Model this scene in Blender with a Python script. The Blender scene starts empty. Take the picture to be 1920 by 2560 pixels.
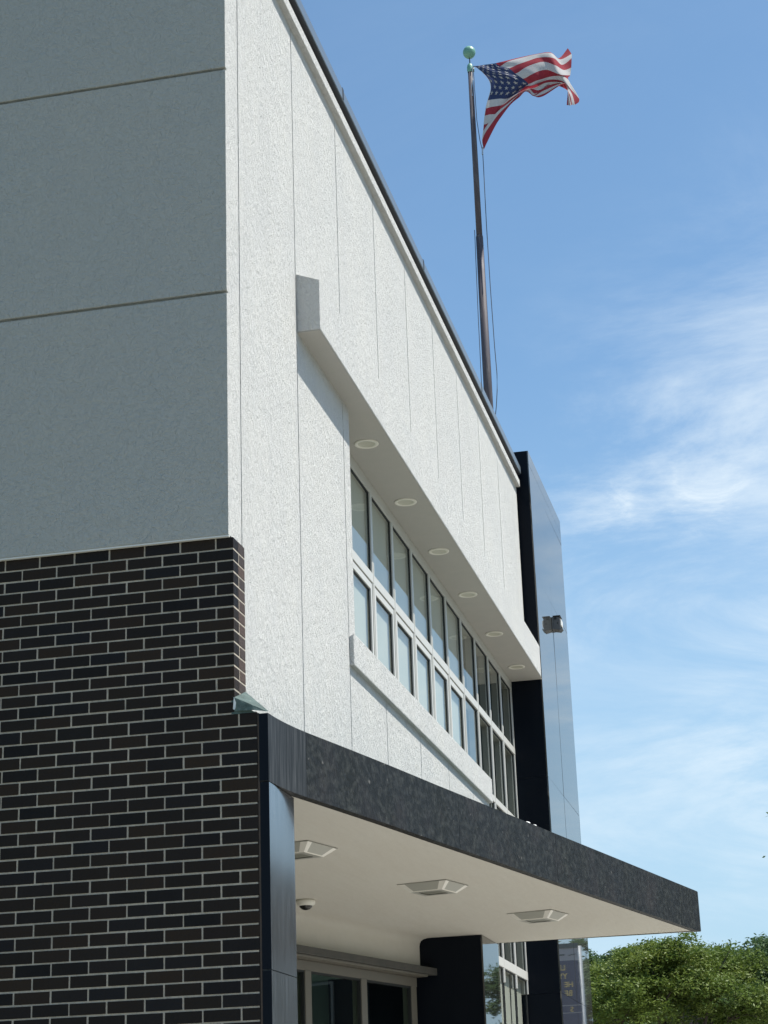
import bpy, bmesh, math, random
import numpy as np
from mathutils import Vector, Matrix
random.seed(7); rng = np.random.default_rng(11)
S = bpy.context.scene
COL = S.collection
RAD = math.radians

# ------------------------------------------------------------------ camera
CAM = Vector((2.885, -9.355, 1.6))
yaw, pitch, roll = RAD(12.2322), RAD(19.0355), RAD(-2.0252)
Fw = Vector((-math.sin(yaw)*math.cos(pitch), math.cos(yaw)*math.cos(pitch), math.sin(pitch)))
Rt = Vector((math.cos(yaw), math.sin(yaw), 0)); Up = Rt.cross(Fw)
R2 = Rt*math.cos(roll) + Up*math.sin(roll); U2 = -Rt*math.sin(roll) + Up*math.cos(roll)
cd = bpy.data.cameras.new('camera'); cam = bpy.data.objects.new('camera', cd); COL.objects.link(cam)
cd.sensor_fit = 'VERTICAL'; cd.sensor_height = 36; cd.lens = 36*4754.5/2560
cd.clip_start = 0.05; cd.clip_end = 3000
cam.matrix_world = Matrix(((R2.x, U2.x, -Fw.x, CAM.x), (R2.y, U2.y, -Fw.y, CAM.y), (R2.z, U2.z, -Fw.z, CAM.z), (0, 0, 0, 1)))
S.camera = cam

# ------------------------------------------------------------------ light
SUN = Vector((1.0, 0.075, 1.89)).normalized()          # towards the sun
sun_el = math.asin(SUN.z); sun_az = math.atan2(SUN.x, SUN.y)
W = bpy.data.worlds.new('World'); S.world = W; W.use_nodes = True
nt = W.node_tree; nt.nodes.clear()
def wn(t, **k):
    n = nt.nodes.new(t)
    for a, b in k.items(): setattr(n, a, b)
    return n
out = wn('ShaderNodeOutputWorld'); bg = wn('ShaderNodeBackground'); bg.inputs[1].default_value = 0.098
sky = wn('ShaderNodeTexSky', sky_type='NISHITA', sun_disc=False, sun_elevation=sun_el, sun_rotation=sun_az,
         air_density=1.0, dust_density=0.6, ozone_density=2.2, altitude=100)
geo = wn('ShaderNodeTexCoord'); sep = wn('ShaderNodeSeparateXYZ')
nt.links.new(geo.outputs['Generated'], sep.inputs[0])
# thin cirrus on a dome overhead: direction divided by its height
zc = wn('ShaderNodeMath', operation='MAXIMUM'); zc.inputs[1].default_value = 0.03
nt.links.new(sep.outputs['Z'], zc.inputs[0])
za = wn('ShaderNodeMath', operation='ADD'); za.inputs[1].default_value = 0.32
nt.links.new(zc.outputs[0], za.inputs[0])
dv = wn('ShaderNodeVectorMath', operation='DIVIDE')
nt.links.new(geo.outputs['Generated'], dv.inputs[0])
cb = wn('ShaderNodeCombineXYZ')
for i in range(3): nt.links.new(za.outputs[0], cb.inputs[i])
nt.links.new(cb.outputs[0], dv.inputs[1])
mp = wn('ShaderNodeMapping'); mp.inputs['Rotation'].default_value = (0, 0, RAD(-28)); mp.inputs['Scale'].default_value = (0.8, 1.25, 1.0); mp.inputs['Location'].default_value = (0.35, 0.9, 0)
nt.links.new(dv.outputs[0], mp.inputs[0])
n1 = wn('ShaderNodeTexNoise'); n1.inputs['Scale'].default_value = 3.6; n1.inputs['Detail'].default_value = 12; n1.inputs['Roughness'].default_value = 0.66; n1.inputs['Distortion'].default_value = 0.5
n2 = wn('ShaderNodeTexNoise'); n2.inputs['Scale'].default_value = 1.6; n2.inputs['Detail'].default_value = 3
nt.links.new(mp.outputs[0], n1.inputs['Vector']); nt.links.new(dv.outputs[0], n2.inputs['Vector'])
r1 = wn('ShaderNodeMapRange', interpolation_type='SMOOTHSTEP'); r1.inputs[1].default_value = 0.34; r1.inputs[2].default_value = 0.72; r1.inputs[4].default_value = 0.80
r2 = wn('ShaderNodeMapRange', interpolation_type='SMOOTHSTEP'); r2.inputs[1].default_value = 0.18; r2.inputs[2].default_value = 0.60
nt.links.new(n1.outputs[0], r1.inputs[0]); nt.links.new(n2.outputs[0], r2.inputs[0])
mu0 = wn('ShaderNodeMath', operation='MULTIPLY'); nt.links.new(r1.outputs[0], mu0.inputs[0]); nt.links.new(r2.outputs[0], mu0.inputs[1])
nrmd = wn('ShaderNodeVectorMath', operation='NORMALIZE'); nt.links.new(geo.outputs['Generated'], nrmd.inputs[0])
def veil(direction, lo, hi):       # a bank of thin cloud around one compass direction and height
    d_ = wn('ShaderNodeVectorMath', operation='DOT_PRODUCT'); d_.inputs[1].default_value = Vector(direction).normalized(); nt.links.new(nrmd.outputs[0], d_.inputs[0])
    r_ = wn('ShaderNodeMapRange', interpolation_type='SMOOTHSTEP'); r_.inputs[1].default_value = math.cos(RAD(lo)); r_.inputs[2].default_value = math.cos(RAD(hi)); nt.links.new(d_.outputs['Value'], r_.inputs[0]); return r_.outputs[0]
va = veil((0.08, 1.0, .325), 14, 1.5)
ma = wn('ShaderNodeMath', operation='MULTIPLY_ADD'); ma.inputs[1].default_value = 1.05; ma.inputs[2].default_value = .04; nt.links.new(va, ma.inputs[0])
vb = veil(Fw*4754.5 + R2*(1750-960) - U2*(1750-1280), 11, 1.0)
mb_ = wn('ShaderNodeMath', operation='MULTIPLY_ADD'); mb_.inputs[1].default_value = .62; nt.links.new(vb, mb_.inputs[0]); nt.links.new(ma.outputs[0], mb_.inputs[2])
mu1 = wn('ShaderNodeMath', operation='MULTIPLY'); mu1.use_clamp = True; nt.links.new(mu0.outputs[0], mu1.inputs[0]); nt.links.new(mb_.outputs[0], mu1.inputs[1])
# two small ragged wisps below the bank
def pixdir(px, py): return Fw*4754.5 + R2*(px-960) - U2*(py-1280)
n3 = wn('ShaderNodeTexNoise'); n3.inputs['Scale'].default_value = 16; n3.inputs['Detail'].default_value = 8; n3.inputs['Roughness'].default_value = .68; n3.inputs['Distortion'].default_value = 1.2
m3 = wn('ShaderNodeMapping'); m3.inputs['Scale'].default_value = (1, 1, 1.9); nt.links.new(nrmd.outputs[0], m3.inputs[0]); nt.links.new(m3.outputs[0], n3.inputs['Vector'])
r3 = wn('ShaderNodeMapRange', interpolation_type='SMOOTHSTEP'); r3.inputs[1].default_value = .47; r3.inputs[2].default_value = .72; nt.links.new(n3.outputs[0], r3.inputs[0])
w1 = veil(pixdir(1770, 1235), 1.7, .2); w2 = veil(pixdir(1530, 1268), 1.0, .1)
wa = wn('ShaderNodeMath', operation='ADD'); wa.use_clamp = True; nt.links.new(w1, wa.inputs[0]); nt.links.new(w2, wa.inputs[1])
wm = wn('ShaderNodeMath', operation='MULTIPLY'); nt.links.new(wa.outputs[0], wm.inputs[0]); nt.links.new(r3.outputs[0], wm.inputs[1])
mu = wn('ShaderNodeMath', operation='MULTIPLY_ADD'); mu.use_clamp = True; mu.inputs[1].default_value = .42; nt.links.new(wm.outputs[0], mu.inputs[0]); nt.links.new(mu1.outputs[0], mu.inputs[2])
mx = wn('ShaderNodeMix', data_type='RGBA'); mx.inputs['B'].default_value = (5.0, 5.5, 5.9, 1)
nt.links.new(mu.outputs[0], mx.inputs['Factor']); nt.links.new(sky.outputs[0], mx.inputs['A'])
hz = wn('ShaderNodeMapRange', interpolation_type='SMOOTHSTEP'); hz.inputs[1].default_value = .42; hz.inputs[2].default_value = .02; hz.inputs[4].default_value = .85
nt.links.new(sep.outputs['Z'], hz.inputs[0]); hm = wn('ShaderNodeMix', data_type='RGBA'); hm.inputs['B'].default_value = (2.75, 3.75, 4.75, 1)
nt.links.new(hz.outputs[0], hm.inputs['Factor']); nt.links.new(sky.outputs[0], hm.inputs['A']); nt.links.new(hm.outputs['Result'], mx.inputs['A'])
hsv = wn('ShaderNodeHueSaturation'); hsv.inputs['Saturation'].default_value = 1.07; hsv.inputs['Value'].default_value = .97; hsv.inputs['Hue'].default_value = 0.491
nt.links.new(mx.outputs['Result'], hsv.inputs['Color'])
nt.links.new(hsv.outputs[0], bg.inputs[0]); nt.links.new(bg.outputs[0], out.inputs[0])

sd = bpy.data.lights.new('sun', 'SUN'); so = bpy.data.objects.new('sun', sd); COL.objects.link(so)
sd.energy = 3.9; sd.angle = RAD(0.5); sd.color = (1.0, 0.965, 0.90)
so.rotation_euler = SUN.to_track_quat('Z', 'Y').to_euler()
S.view_settings.view_transform = 'Standard'; S.view_settings.look = 'None'; S.view_settings.gamma = 1
S.view_settings.exposure = 0.92
S.render.engine = 'CYCLES'
S.cycles.max_bounces = 8; S.cycles.transparent_max_bounces = 12

# ------------------------------------------------------------------ materials
def mat(name, col, rough=0.6, metal=0.0, spec=0.5, var=None, bump=None, streak=None, island=None, speck=None, fn=None):
    """principled with optional noise variation, bump, vertical streaks, per-island variation"""
    m = bpy.data.materials.new(name); m.use_nodes = True
    t = m.node_tree; b = t.nodes['Principled BSDF']; L = t.links.new
    b.inputs['Roughness'].default_value = rough; b.inputs['Metallic'].default_value = metal
    b.inputs['Specular IOR Level'].default_value = spec
    tc = t.nodes.new('ShaderNodeTexCoord')
    c = t.nodes.new('ShaderNodeRGB'); c.outputs[0].default_value = (*col, 1); src = c.outputs[0]
    def mixc(src, fac, colb, mode='MIX'):
        x = t.nodes.new('ShaderNodeMix'); x.data_type = 'RGBA'; x.blend_type = mode
        L(src, x.inputs['A']); L(fac, x.inputs['Factor']); x.inputs['B'].default_value = (*colb, 1)
        return x.outputs['Result']
    def noise(scale, detail=4, rough_=0.6, vs=(1, 1, 1), dist=0, lo=0.35, hi=0.65, amt=1):
        mp_ = t.nodes.new('ShaderNodeMapping'); mp_.inputs['Scale'].default_value = vs
        L(tc.outputs['Object'], mp_.inputs[0])
        n = t.nodes.new('ShaderNodeTexNoise'); n.inputs['Scale'].default_value = scale; n.inputs['Detail'].default_value = detail
        n.inputs['Roughness'].default_value = rough_; n.inputs['Distortion'].default_value = dist
        L(mp_.outputs[0], n.inputs['Vector'])
        r = t.nodes.new('ShaderNodeMapRange'); r.inputs[1].default_value = lo; r.inputs[2].default_value = hi; r.inputs[4].default_value = amt
        L(n.outputs[0], r.inputs[0]); return r.outputs[0]
    if island:
        g = t.nodes.new('ShaderNodeNewGeometry'); ramp = t.nodes.new('ShaderNodeValToRGB')
        ramp.color_ramp.elements[0].color = (*island[0], 1); ramp.color_ramp.elements[1].color = (*island[-1], 1)
        for i, cc in enumerate(island[1:-1]):
            e = ramp.color_ramp.elements.new((i+1)/(len(island)-1)); e.color = (*cc, 1)
        L(g.outputs['Random Per Island'], ramp.inputs[0]); src = ramp.outputs[0]
    for v in (var or []):
        src = mixc(src, noise(v['s'], v.get('d', 4), vs=v.get('vs', (1, 1, 1)), lo=v.get('lo', .35), hi=v.get('hi', .65), amt=v['a'], dist=v.get('dist', 0)), v['c'])
    L(src, b.inputs['Base Color'])
    if bump:
        prev = None
        for (s, dist_, strg, vs) in bump:
            n = noise(s, 3, 0.5, vs=vs, dist=dist_, lo=0.3, hi=0.7)
            bp = t.nodes.new('ShaderNodeBump'); bp.inputs['Strength'].default_value = 1; bp.inputs['Distance'].default_value = strg
            L(n, bp.inputs['Height'])
            if prev: L(prev, bp.inputs['Normal'])
            prev = bp.outputs[0]
        L(prev, b.inputs['Normal'])
    if fn: fn(t, b, L, noise)
    return m
def glassmat(name, tint, refl=1.0, rough=0.0):
    m = bpy.data.materials.new(name); m.use_nodes = True; t = m.node_tree; t.nodes.clear(); L = t.links.new
    o = t.nodes.new('ShaderNodeOutputMaterial'); mxs = t.nodes.new('ShaderNodeMixShader')
    tr = t.nodes.new('ShaderNodeBsdfTransparent'); tr.inputs[0].default_value = (*tint, 1)
    gl = t.nodes.new('ShaderNodeBsdfGlossy'); gl.inputs['Roughness'].default_value = rough; gl.inputs[0].default_value = (.93, .97, .97, 1)
    fr = t.nodes.new('ShaderNodeFresnel'); gm = t.nodes.new('ShaderNodeNewGeometry'); io = t.nodes.new('ShaderNodeMath'); io.operation = 'MULTIPLY_ADD'
    io.inputs[1].default_value = 1/1.6-1.6; io.inputs[2].default_value = 1.6; L(gm.outputs['Backfacing'], io.inputs[0]); L(io.outputs[0], fr.inputs[0])
    mm = t.nodes.new('ShaderNodeMath'); mm.operation = 'MULTIPLY'; mm.inputs[1].default_value = refl; mm.use_clamp = True
    L(fr.outputs[0], mm.inputs[0]); L(mm.outputs[0], mxs.inputs[0]); L(tr.outputs[0], mxs.inputs[1]); L(gl.outputs[0], mxs.inputs[2]); L(mxs.outputs[0], o.inputs[0])
    return m
PL = (.675, .665, .62)
M = {}
wormbump = [(80, 2.4, .0055, (1, 1, 1)), (24, 1.4, .006, (1, 1, .5))]
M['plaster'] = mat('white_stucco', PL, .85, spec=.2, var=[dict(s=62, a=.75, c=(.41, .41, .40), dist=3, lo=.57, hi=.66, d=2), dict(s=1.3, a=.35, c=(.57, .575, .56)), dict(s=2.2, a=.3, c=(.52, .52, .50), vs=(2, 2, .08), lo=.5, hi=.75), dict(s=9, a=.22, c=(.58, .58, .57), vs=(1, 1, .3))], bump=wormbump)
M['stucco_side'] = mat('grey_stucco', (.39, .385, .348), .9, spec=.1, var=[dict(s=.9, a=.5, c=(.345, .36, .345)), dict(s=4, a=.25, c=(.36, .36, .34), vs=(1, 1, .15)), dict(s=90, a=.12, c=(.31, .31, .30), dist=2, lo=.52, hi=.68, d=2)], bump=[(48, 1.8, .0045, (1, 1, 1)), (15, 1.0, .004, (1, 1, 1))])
M['stucco_smooth'] = mat('smooth_stucco', (.60, .60, .57), .85, spec=.2, var=[dict(s=6, a=.2, c=(.55, .55, .52))], bump=[(90, 1, .001, (1, 1, 1))])
M['gap'] = mat('joint_sealant', (.035, .035, .035), .9)
M['brick'] = mat('dark_glazed_brick', (.02, .02, .02), .5, spec=.05, island=[(.014, .0125, .0125), (.024, .018, .0135), (.017, .0145, .0135), (.030, .021, .015), (.012, .0115, .0115), (.024, .018, .0135), (.015, .0145, .0155), (.032, .022, .015)],
                 var=[dict(s=30, a=.2, c=(.022, .020, .020)), dict(s=5, a=.10, c=(.04, .035, .03), lo=.5, hi=.75)], bump=[(60, 0, .002, (1, 1, 1))])
M['brick_sunlit'] = mat('sunlit_brick_return', (.05, .035, .03), .6, spec=.1, island=[(.060, .045, .038), (.085, .058, .046), (.050, .040, .036), (.075, .055, .045)], bump=[(60, 0, .002, (1, 1, 1))])  # brighter copy of the brick, sunlight on the return put into its colour
M['mortar'] = mat('mortar', (.50, .435, .34), .95, var=[dict(s=25, a=.5, c=(.25, .22, .18)), dict(s=1.5, a=.5, c=(.30, .27, .23))], bump=[(120, 0, .003, (1, 1, 1))])
def polish(t, b, L, noise):
    r = noise(18, 3, lo=.3, hi=.7, amt=.018)
    a = t.nodes.new('ShaderNodeMath'); a.operation = 'ADD'; a.inputs[1].default_value = .006
    L(r, a.inputs[0]); L(a.outputs[0], b.inputs['Roughness'])
M['granite'] = mat('polished_black_granite', (.050, .050, .044), .05, spec=1.0, var=[dict(s=160, a=.5, c=(.035, .037, .042), lo=.62, hi=.75, d=2), dict(s=14, a=.2, c=(.03, .032, .036), vs=(1, 1, .15))], fn=polish)
M['granite_dull'] = mat('honed_black_granite', (.004, .006, .010), .30, spec=.08, var=[dict(s=160, a=.5, c=(.016, .018, .024), lo=.60, hi=.75, d=2), dict(s=9, a=.25, c=(.009, .011, .015), vs=(1, 1, .1))])
M['granite_worn'] = mat('weathered_granite', (.0125, .0130, .0112), .5, spec=.12,
    var=[dict(s=30, a=.75, c=(.058, .060, .053), vs=(1, .6, .8), lo=.45, hi=.72, d=7), dict(s=16, a=.7, c=(.22, .21, .19), lo=.66, hi=.74, d=6),
         dict(s=2.2, a=.5, c=(.045, .036, .036), lo=.5, hi=.8), dict(s=3.2, a=.35, c=(.018, .02, .024), vs=(1, 1, .6))], bump=[(60, 0, .002, (1, 1, .5))])
M['granite_streak'] = mat('streaked_granite', (.020, .021, .021), .5, spec=.15,
    var=[dict(s=40, a=.85, c=(.085, .088, .088), vs=(1.5, 1.5, .06), lo=.45, hi=.72, d=4), dict(s=60, a=.35, c=(.015, .016, .018), vs=(1, 1, .1))])
def pierfn(t, b, L, noise):
    b.inputs['Coat Weight'].default_value = .85; b.inputs['Coat Roughness'].default_value = .09; b.inputs['Coat IOR'].default_value = 1.6
M['granite_pier'] = mat('pier_granite', (.040, .041, .041), .2, spec=.6, var=[dict(s=40, a=.7, c=(.11, .12, .13), vs=(1.2, 1.2, .1), lo=.45, hi=.78, d=4)], fn=pierfn)
M['doorframe'] = mat('shaded_tan_door_frame', (.135, .122, .098), .5, var=[dict(s=8, a=.25, c=(.15, .135, .11), vs=(1, 1, .3))])  # tan frame colour, darkened to carry the shade under the canopy
M['frame'] = mat('painted_aluminium', (.50, .49, .45), .45, var=[dict(s=8, a=.25, c=(.44, .43, .39), vs=(1, 1, .3))])
M['gasket'] = mat('rubber_gasket', (.012, .014, .014), .7)
M['glass'] = glassmat('window_glass', (.84, .86, .82), 1.0)
M['glassdark'] = glassmat('storefront_glass', (.62, .74, .70), .9)
M['blind'] = mat('roller_blind', (.55, .55, .50), .9, var=[dict(s=3, a=.2, c=(.48, .48, .44), vs=(1, 1, .2))])
M['soffit'] = mat('painted_soffit', (.60, .575, .51), .85, spec=.2, var=[dict(s=2.2, a=.35, c=(.56, .52, .45), vs=(2.6, .5, 1)), dict(s=14, a=.15, c=(.50, .47, .40), vs=(2.5, .4, 1))], bump=[(7, 0, .0015, (2, .6, 1))])
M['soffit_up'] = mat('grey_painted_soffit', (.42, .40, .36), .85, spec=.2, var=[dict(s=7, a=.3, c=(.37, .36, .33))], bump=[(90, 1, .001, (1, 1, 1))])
M['trim'] = mat('light_trim', (.72, .69, .60), .5)
M['lens'] = mat('light_lens', (.50, .48, .38), .3)
M['fixture'] = mat('light_housing', (.36, .355, .31), .5)
M['fixlens'] = mat('prismatic_lens', (.72, .69, .62), .3)
M['fixdark'] = mat('fixture_underside', (.20, .20, .16), .45)
M['darkgap'] = mat('dark_reveal', (.035, .03, .025), .9, var=[dict(s=14, a=.6, c=(.09, .055, .035))])
M['cap'] = mat('metal_coping', (.22, .25, .27), .35, metal=.55, var=[dict(s=3, a=.2, c=(.17, .19, .21))])
M['capdark'] = mat('dark_core_and_coping_shade', (.012, .014, .018), .6)  # near-black: dark cores and seams, and painted shade beneath the coping
M['copper'] = mat('verdigris_copper', (.028, .052, .045), .7, var=[dict(s=14, a=.6, c=(.08, .13, .12)), dict(s=40, a=.5, c=(.30, .36, .31), lo=.62, hi=.74)], bump=[(30, 0, .004, (1, 1, 1))])
M['ball'] = mat('verdigris_ball', (.10, .27, .20), .42, var=[dict(s=9, a=.6, c=(.26, .45, .33)), dict(s=30, a=.35, c=(.08, .22, .19))], bump=[(25, 0, .004, (1, 1, 1))])
M['pole'] = mat('weathered_metal_pole', (.075, .06, .062), .62, metal=0, spec=.25, var=[dict(s=6, a=.5, c=(.08, .085, .11), vs=(1, 1, .15)), dict(s=30, a=.3, c=(.3, .28, .25), vs=(1, 1, .1), lo=.55, hi=.7)])
M['rope'] = mat('halyard_rope', (.05, .06, .08), .8)
M['steel'] = mat('galvanised_steel', (.45, .45, .44), .35, metal=.8)
M['beam'] = mat('grey_painted_steel', (.085, .08, .072), .6, spec=.2, var=[dict(s=7, a=.5, c=(.05, .055, .05))])
M['domewhite'] = mat('dome_housing', (.72, .70, .62), .4)
M['domeblack'] = mat('dome_bubble', (.012, .012, .01), .08)
M['packbody'] = mat('weathered_lamp_casing', (.10, .10, .10), .45, metal=.3, var=[dict(s=40, a=.5, c=(.17, .16, .15))])
M['packdark'] = mat('lamp_recess', (.012, .013, .015), .5)
M['interior'] = mat('interior_wall', (.24, .29, .27), .8)
M['glowpanel'] = mat('interior_glow_panel', (.36, .40, .35), .7)
b_ = M['glowpanel'].node_tree.nodes['Principled BSDF']; b_.inputs['Emission Color'].default_value = (.50, .60, .48, 1); b_.inputs['Emission Strength'].default_value = .30  # glow added so the panels show through the door glass; no lamp there
M['roof'] = mat('roof_membrane', (.30, .30, .29), .9)
M['stain'] = mat('rust_stain', (.05, .05, .05), .8)
M['dropping'] = mat('white_droppings', (.78, .78, .76), .9)
M['bark'] = mat('bark', (.055, .043, .034), .9, bump=[(30, 0, .01, (1, 1, .3))])
def leafmat(name, cols, trans):
    m = mat(name, cols[0], .55, spec=.3, island=cols)
    t = m.node_tree; b = t.nodes['Principled BSDF']; at_ = t.nodes.new('ShaderNodeAttribute'); at_.attribute_name = 'tone'
    rp = [n for n in t.nodes if n.type == 'VALTORGB'][0]; t.links.new(at_.outputs['Fac'], rp.inputs[0]); o = t.nodes['Material Output']
    tl = t.nodes.new('ShaderNodeBsdfTranslucent'); x = t.nodes.new('ShaderNodeMixShader'); x.inputs[0].default_value = trans
    t.links.new(b.inputs['Base Color'].links[0].from_socket, tl.inputs[0]); t.links.new(b.outputs[0], x.inputs[1]); t.links.new(tl.outputs[0], x.inputs[2]); t.links.new(x.outputs[0], o.inputs[0])
    return m
M['leafA'] = leafmat('locust_leaves', [(.040, .075, .022), (.115, .170, .030), (.135, .180, .034), (.165, .205, .04)], .30)
M['leafB'] = leafmat('dark_leaves', [(.050, .095, .038), (.085, .140, .052), (.11, .17, .06)], .38)

# ------------------------------------------------------------------ mesh helpers
class MB:
    def __init__(s): s.v = []; s.f = []; s.m = []; s.mats = []; s.smooth = False
    def mi(s, m):
        if m not in s.mats: s.mats.append(m)
        return s.mats.index(m)
    def poly(s, pts, m):
        i = len(s.v); s.v += [tuple(p) for p in pts]; s.f.append(list(range(i, i+len(pts)))); s.m.append(s.mi(m))
    def hexa(s, p, m):           # p: 8 points, bottom 4 (ccw from above) then top 4
        i = len(s.v); s.v += [tuple(q) for q in p]; k = s.mi(m)
        for f in ((3, 2, 1, 0), (4, 5, 6, 7), (0, 1, 5, 4), (1, 2, 6, 5), (2, 3, 7, 6), (3, 0, 4, 7)):
            s.f.append([i+a for a in f]); s.m.append(k)
    def box(s, x0, x1, y0, y1, z0, z1, m, T=None):
        p = [(x0, y0, z0), (x1, y0, z0), (x1, y1, z0), (x0, y1, z0), (x0, y0, z1), (x1, y0, z1), (x1, y1, z1), (x0, y1, z1)]
        if T: p = [T(*q) for q in p]
        s.hexa(p, m)
    def prism(s, prof, a, b, m, fn, caps=True):   # prof: list of (u,v); fn(u,v,t)->xyz, swept t=a..b
        n = len(prof); i = len(s.v); k = s.mi(m)
        s.v += [tuple(fn(u, v, a)) for u, v in prof] + [tuple(fn(u, v, b)) for u, v in prof]
        for j in range(n):
            s.f.append([i+j, i+(j+1) % n, i+n+(j+1) % n, i+n+j]); s.m.append(k)
        if caps: s.f.append([i+j for j in range(n)][::-1]); s.m.append(k); s.f.append([i+n+j for j in range(n)]); s.m.append(k)
    def tube(s, pts, rad, m, seg=10, caps=True):
        pts = [Vector(p) for p in pts]; n = len(pts)
        if not hasattr(rad, '__len__'): rad = [rad]*n
        i = len(s.v); k = s.mi(m); ref = Vector((0, 0, 1))
        for j, p in enumerate(pts):
            d = (pts[min(j+1, n-1)]-pts[max(j-1, 0)]).normalized()
            a = d.cross(ref)
            if a.length < .05: a = d.cross(Vector((1, 0, 0)))
            a.normalize(); b = d.cross(a)
            for q in range(seg):
                w = 2*math.pi*q/seg; s.v.append(tuple(p+(a*math.cos(w)+b*math.sin(w))*rad[j]))
        for j in range(n-1):
            for q in range(seg):
                s.f.append([i+j*seg+q, i+j*seg+(q+1) % seg, i+(j+1)*seg+(q+1) % seg, i+(j+1)*seg+q]); s.m.append(k)
        if caps:
            s.f.append([i+q for q in range(seg)]); s.m.append(k); s.f.append([i+(n-1)*seg+q for q in range(seg)][::-1]); s.m.append(k)
    def lathe(s, c, prof, m, seg=24):     # prof [(r,z)]
        i = len(s.v); k = s.mi(m)
        for r, z in prof:
            for q in range(seg):
                w = 2*math.pi*q/seg; s.v.append((c[0]+r*math.cos(w), c[1]+r*math.sin(w), c[2]+z))
        for j in range(len(prof)-1):
            for q in range(seg):
                s.f.append([i+j*seg+q, i+j*seg+(q+1) % seg, i+(j+1)*seg+(q+1) % seg, i+(j+1)*seg+q]); s.m.append(k)
    def build(s, name, parent=None, smooth=False, bevel=0, recalc=True, origin=None):
        me = bpy.data.meshes.new(name); vv = s.v
        if origin: vv = [(a-origin[0], b-origin[1], c-origin[2]) for a, b, c in vv]
        me.from_pydata(vv, [], s.f)
        for m in s.mats: me.materials.append(m)
        me.polygons.foreach_set('material_index', s.m)
        if recalc:
            bm = bmesh.new(); bm.from_mesh(me); bmesh.ops.recalc_face_normals(bm, faces=bm.faces); bm.to_mesh(me); bm.free()
        if smooth: me.polygons.foreach_set('use_smooth', [True]*len(me.polygons))
        me.update()
        o = bpy.data.objects.new(name, me); COL.objects.link(o)
        if origin: o.location = origin
        if parent: o.parent = parent; o.matrix_parent_inverse = Matrix.Translation(-Vector(world_loc(parent)))
        if bevel:
            b = o.modifiers.new('bevel', 'BEVEL'); b.width = bevel; b.segments = 2; b.limit_method = 'ANGLE'
        return o
LOCS = {}
def world_loc(o):
    l = Vector(o.location)
    return l
def tag(o, label=None, cat=None, group=None, kind=None):
    if label: o['label'] = label
    if cat: o['category'] = cat
    if group: o['group'] = group
    if kind: o['kind'] = kind
    return o
def empty(name, loc, label, cat, group=None):
    o = bpy.data.objects.new(name, None); COL.objects.link(o); o.location = loc; o.empty_display_size = .3
    return tag(o, label, cat, group)
def child_empty(name, parent):
    o = bpy.data.objects.new(name, None); COL.objects.link(o); o.parent = parent; return o

# ------------------------------------------------------------------ ground
g = MB(); g.poly([(-600, -600, 0), (600, -600, 0), (600, 900, 0), (-600, 900, 0)], mat('ground_grass_and_dirt', (.10, .12, .06), .95, var=[dict(s=.3, a=.6, c=(.16, .14, .10))]))
tag(g.build('ground', recalc=False), kind='structure')
pave = mat('concrete_paving', (.38, .365, .33), .9, var=[dict(s=.8, a=.4, c=(.32, .31, .28)), dict(s=14, a=.3, c=(.30, .29, .27))])
g = MB(); g.box(-1.0, 9.0, -40, 75, 0.004, .13, pave)
tag(g.build('pavement'), kind='structure')
g = MB(); g.poly([(9.0, -60, .006), (19, -60, .006), (19, 90, .006), (9.0, 90, .006)], mat('asphalt', (.075, .075, .075), .9, var=[dict(s=3, a=.4, c=(.055, .055, .055))]))
tag(g.build('road', recalc=False), kind='structure')

# ------------------------------------------------------------------ the building
B = empty('office_building', (0, 0, 0), 'white stucco and dark brick building with window band, black granite slab and splayed canopy', 'building')
TOP = 8.99
# facade wall body with sealant-coloured backing, stucco panels standing 14 mm proud
wb = MB(); G = M['gap']; P = M['plaster']
wb.box(-.26, -.018, .215, 2.868, 3.6, TOP+.08, G); wb.box(-.26, -.018, 2.868, 11.3, 6.735, TOP+.08, G)
wb.box(-.26, -.018, 2.868, 8.13, 3.55, 4.96, G)
wb.box(-.26, -.03, .02, .215, 4.87, TOP+.08, G)
wb.build('wall_core', B)
fp = MB(); gp = .0075
def panel(y0, y1, z0, z1, x1=0.0): fp.box(-.0178, x1, y0+gp, y1-gp, z0, z1, P)
js = [-.024, .226, 1.485, 2.70, 3.93, 5.12, 6.30, 7.485, 8.67, 9.85, 11.2]
panel(.2001-gp, js[1], 4.862, TOP+.05); panel(.212, js[1], 3.86, 4.862)
panel(js[1], js[2], 3.86, TOP+.05)
panel(js[2], js[3], 3.86, TOP+.05); panel(js[3], 2.88+gp, 3.86, TOP+.05)
fp.box(-.26, -.0178, 2.868, 2.8765, 5.0, 6.735, P)
panel(2.88-gp, js[4], 6.722, TOP+.05)
for a, b in zip(js[4:-1], js[5:]): panel(a, b+(gp if b > 11 else 0), 6.722, TOP+.05)
for a, b in ((2.88-gp, 3.80), (3.80, 5.0), (5.0, 6.15), (6.15, 7.3), (7.3, 8.14+gp)): panel(a, b, 3.86, 4.90)
o = fp.build('facade_wall', B, bevel=.003); tag(o, 'white stippled stucco panels with thin vertical joints')
# window jamb of the recess and its far side
# sill block
sb = MB()
sb.prism([(-.19, 4.965), (-.0, 5.0), (.035, 5.02), (.035, 4.795), (.0, 4.785), (-.0, 4.785)][:4]+[(-.19, 4.795)], 2.70, 8.15, P, lambda u, v, t: (u, t, v))
sb.build('window_sill', B, bevel=.006)
# eyebrow: sloped top, soffit below
eb = MB()
eb.prism([(.0005, 7.134), (.156, 7.075), (.156, 6.722), (.0005, 6.722)], 1.500, 11.2, P, lambda u, v, t: (u, t, v))
eb.build('window_hood', B, bevel=.004)
hs = MB(); hs.box(-.24, .150, 1.506, 11.29, 6.7165, 6.7205, M['soffit_up'])
hs.build('hood_soffit', B)
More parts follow.
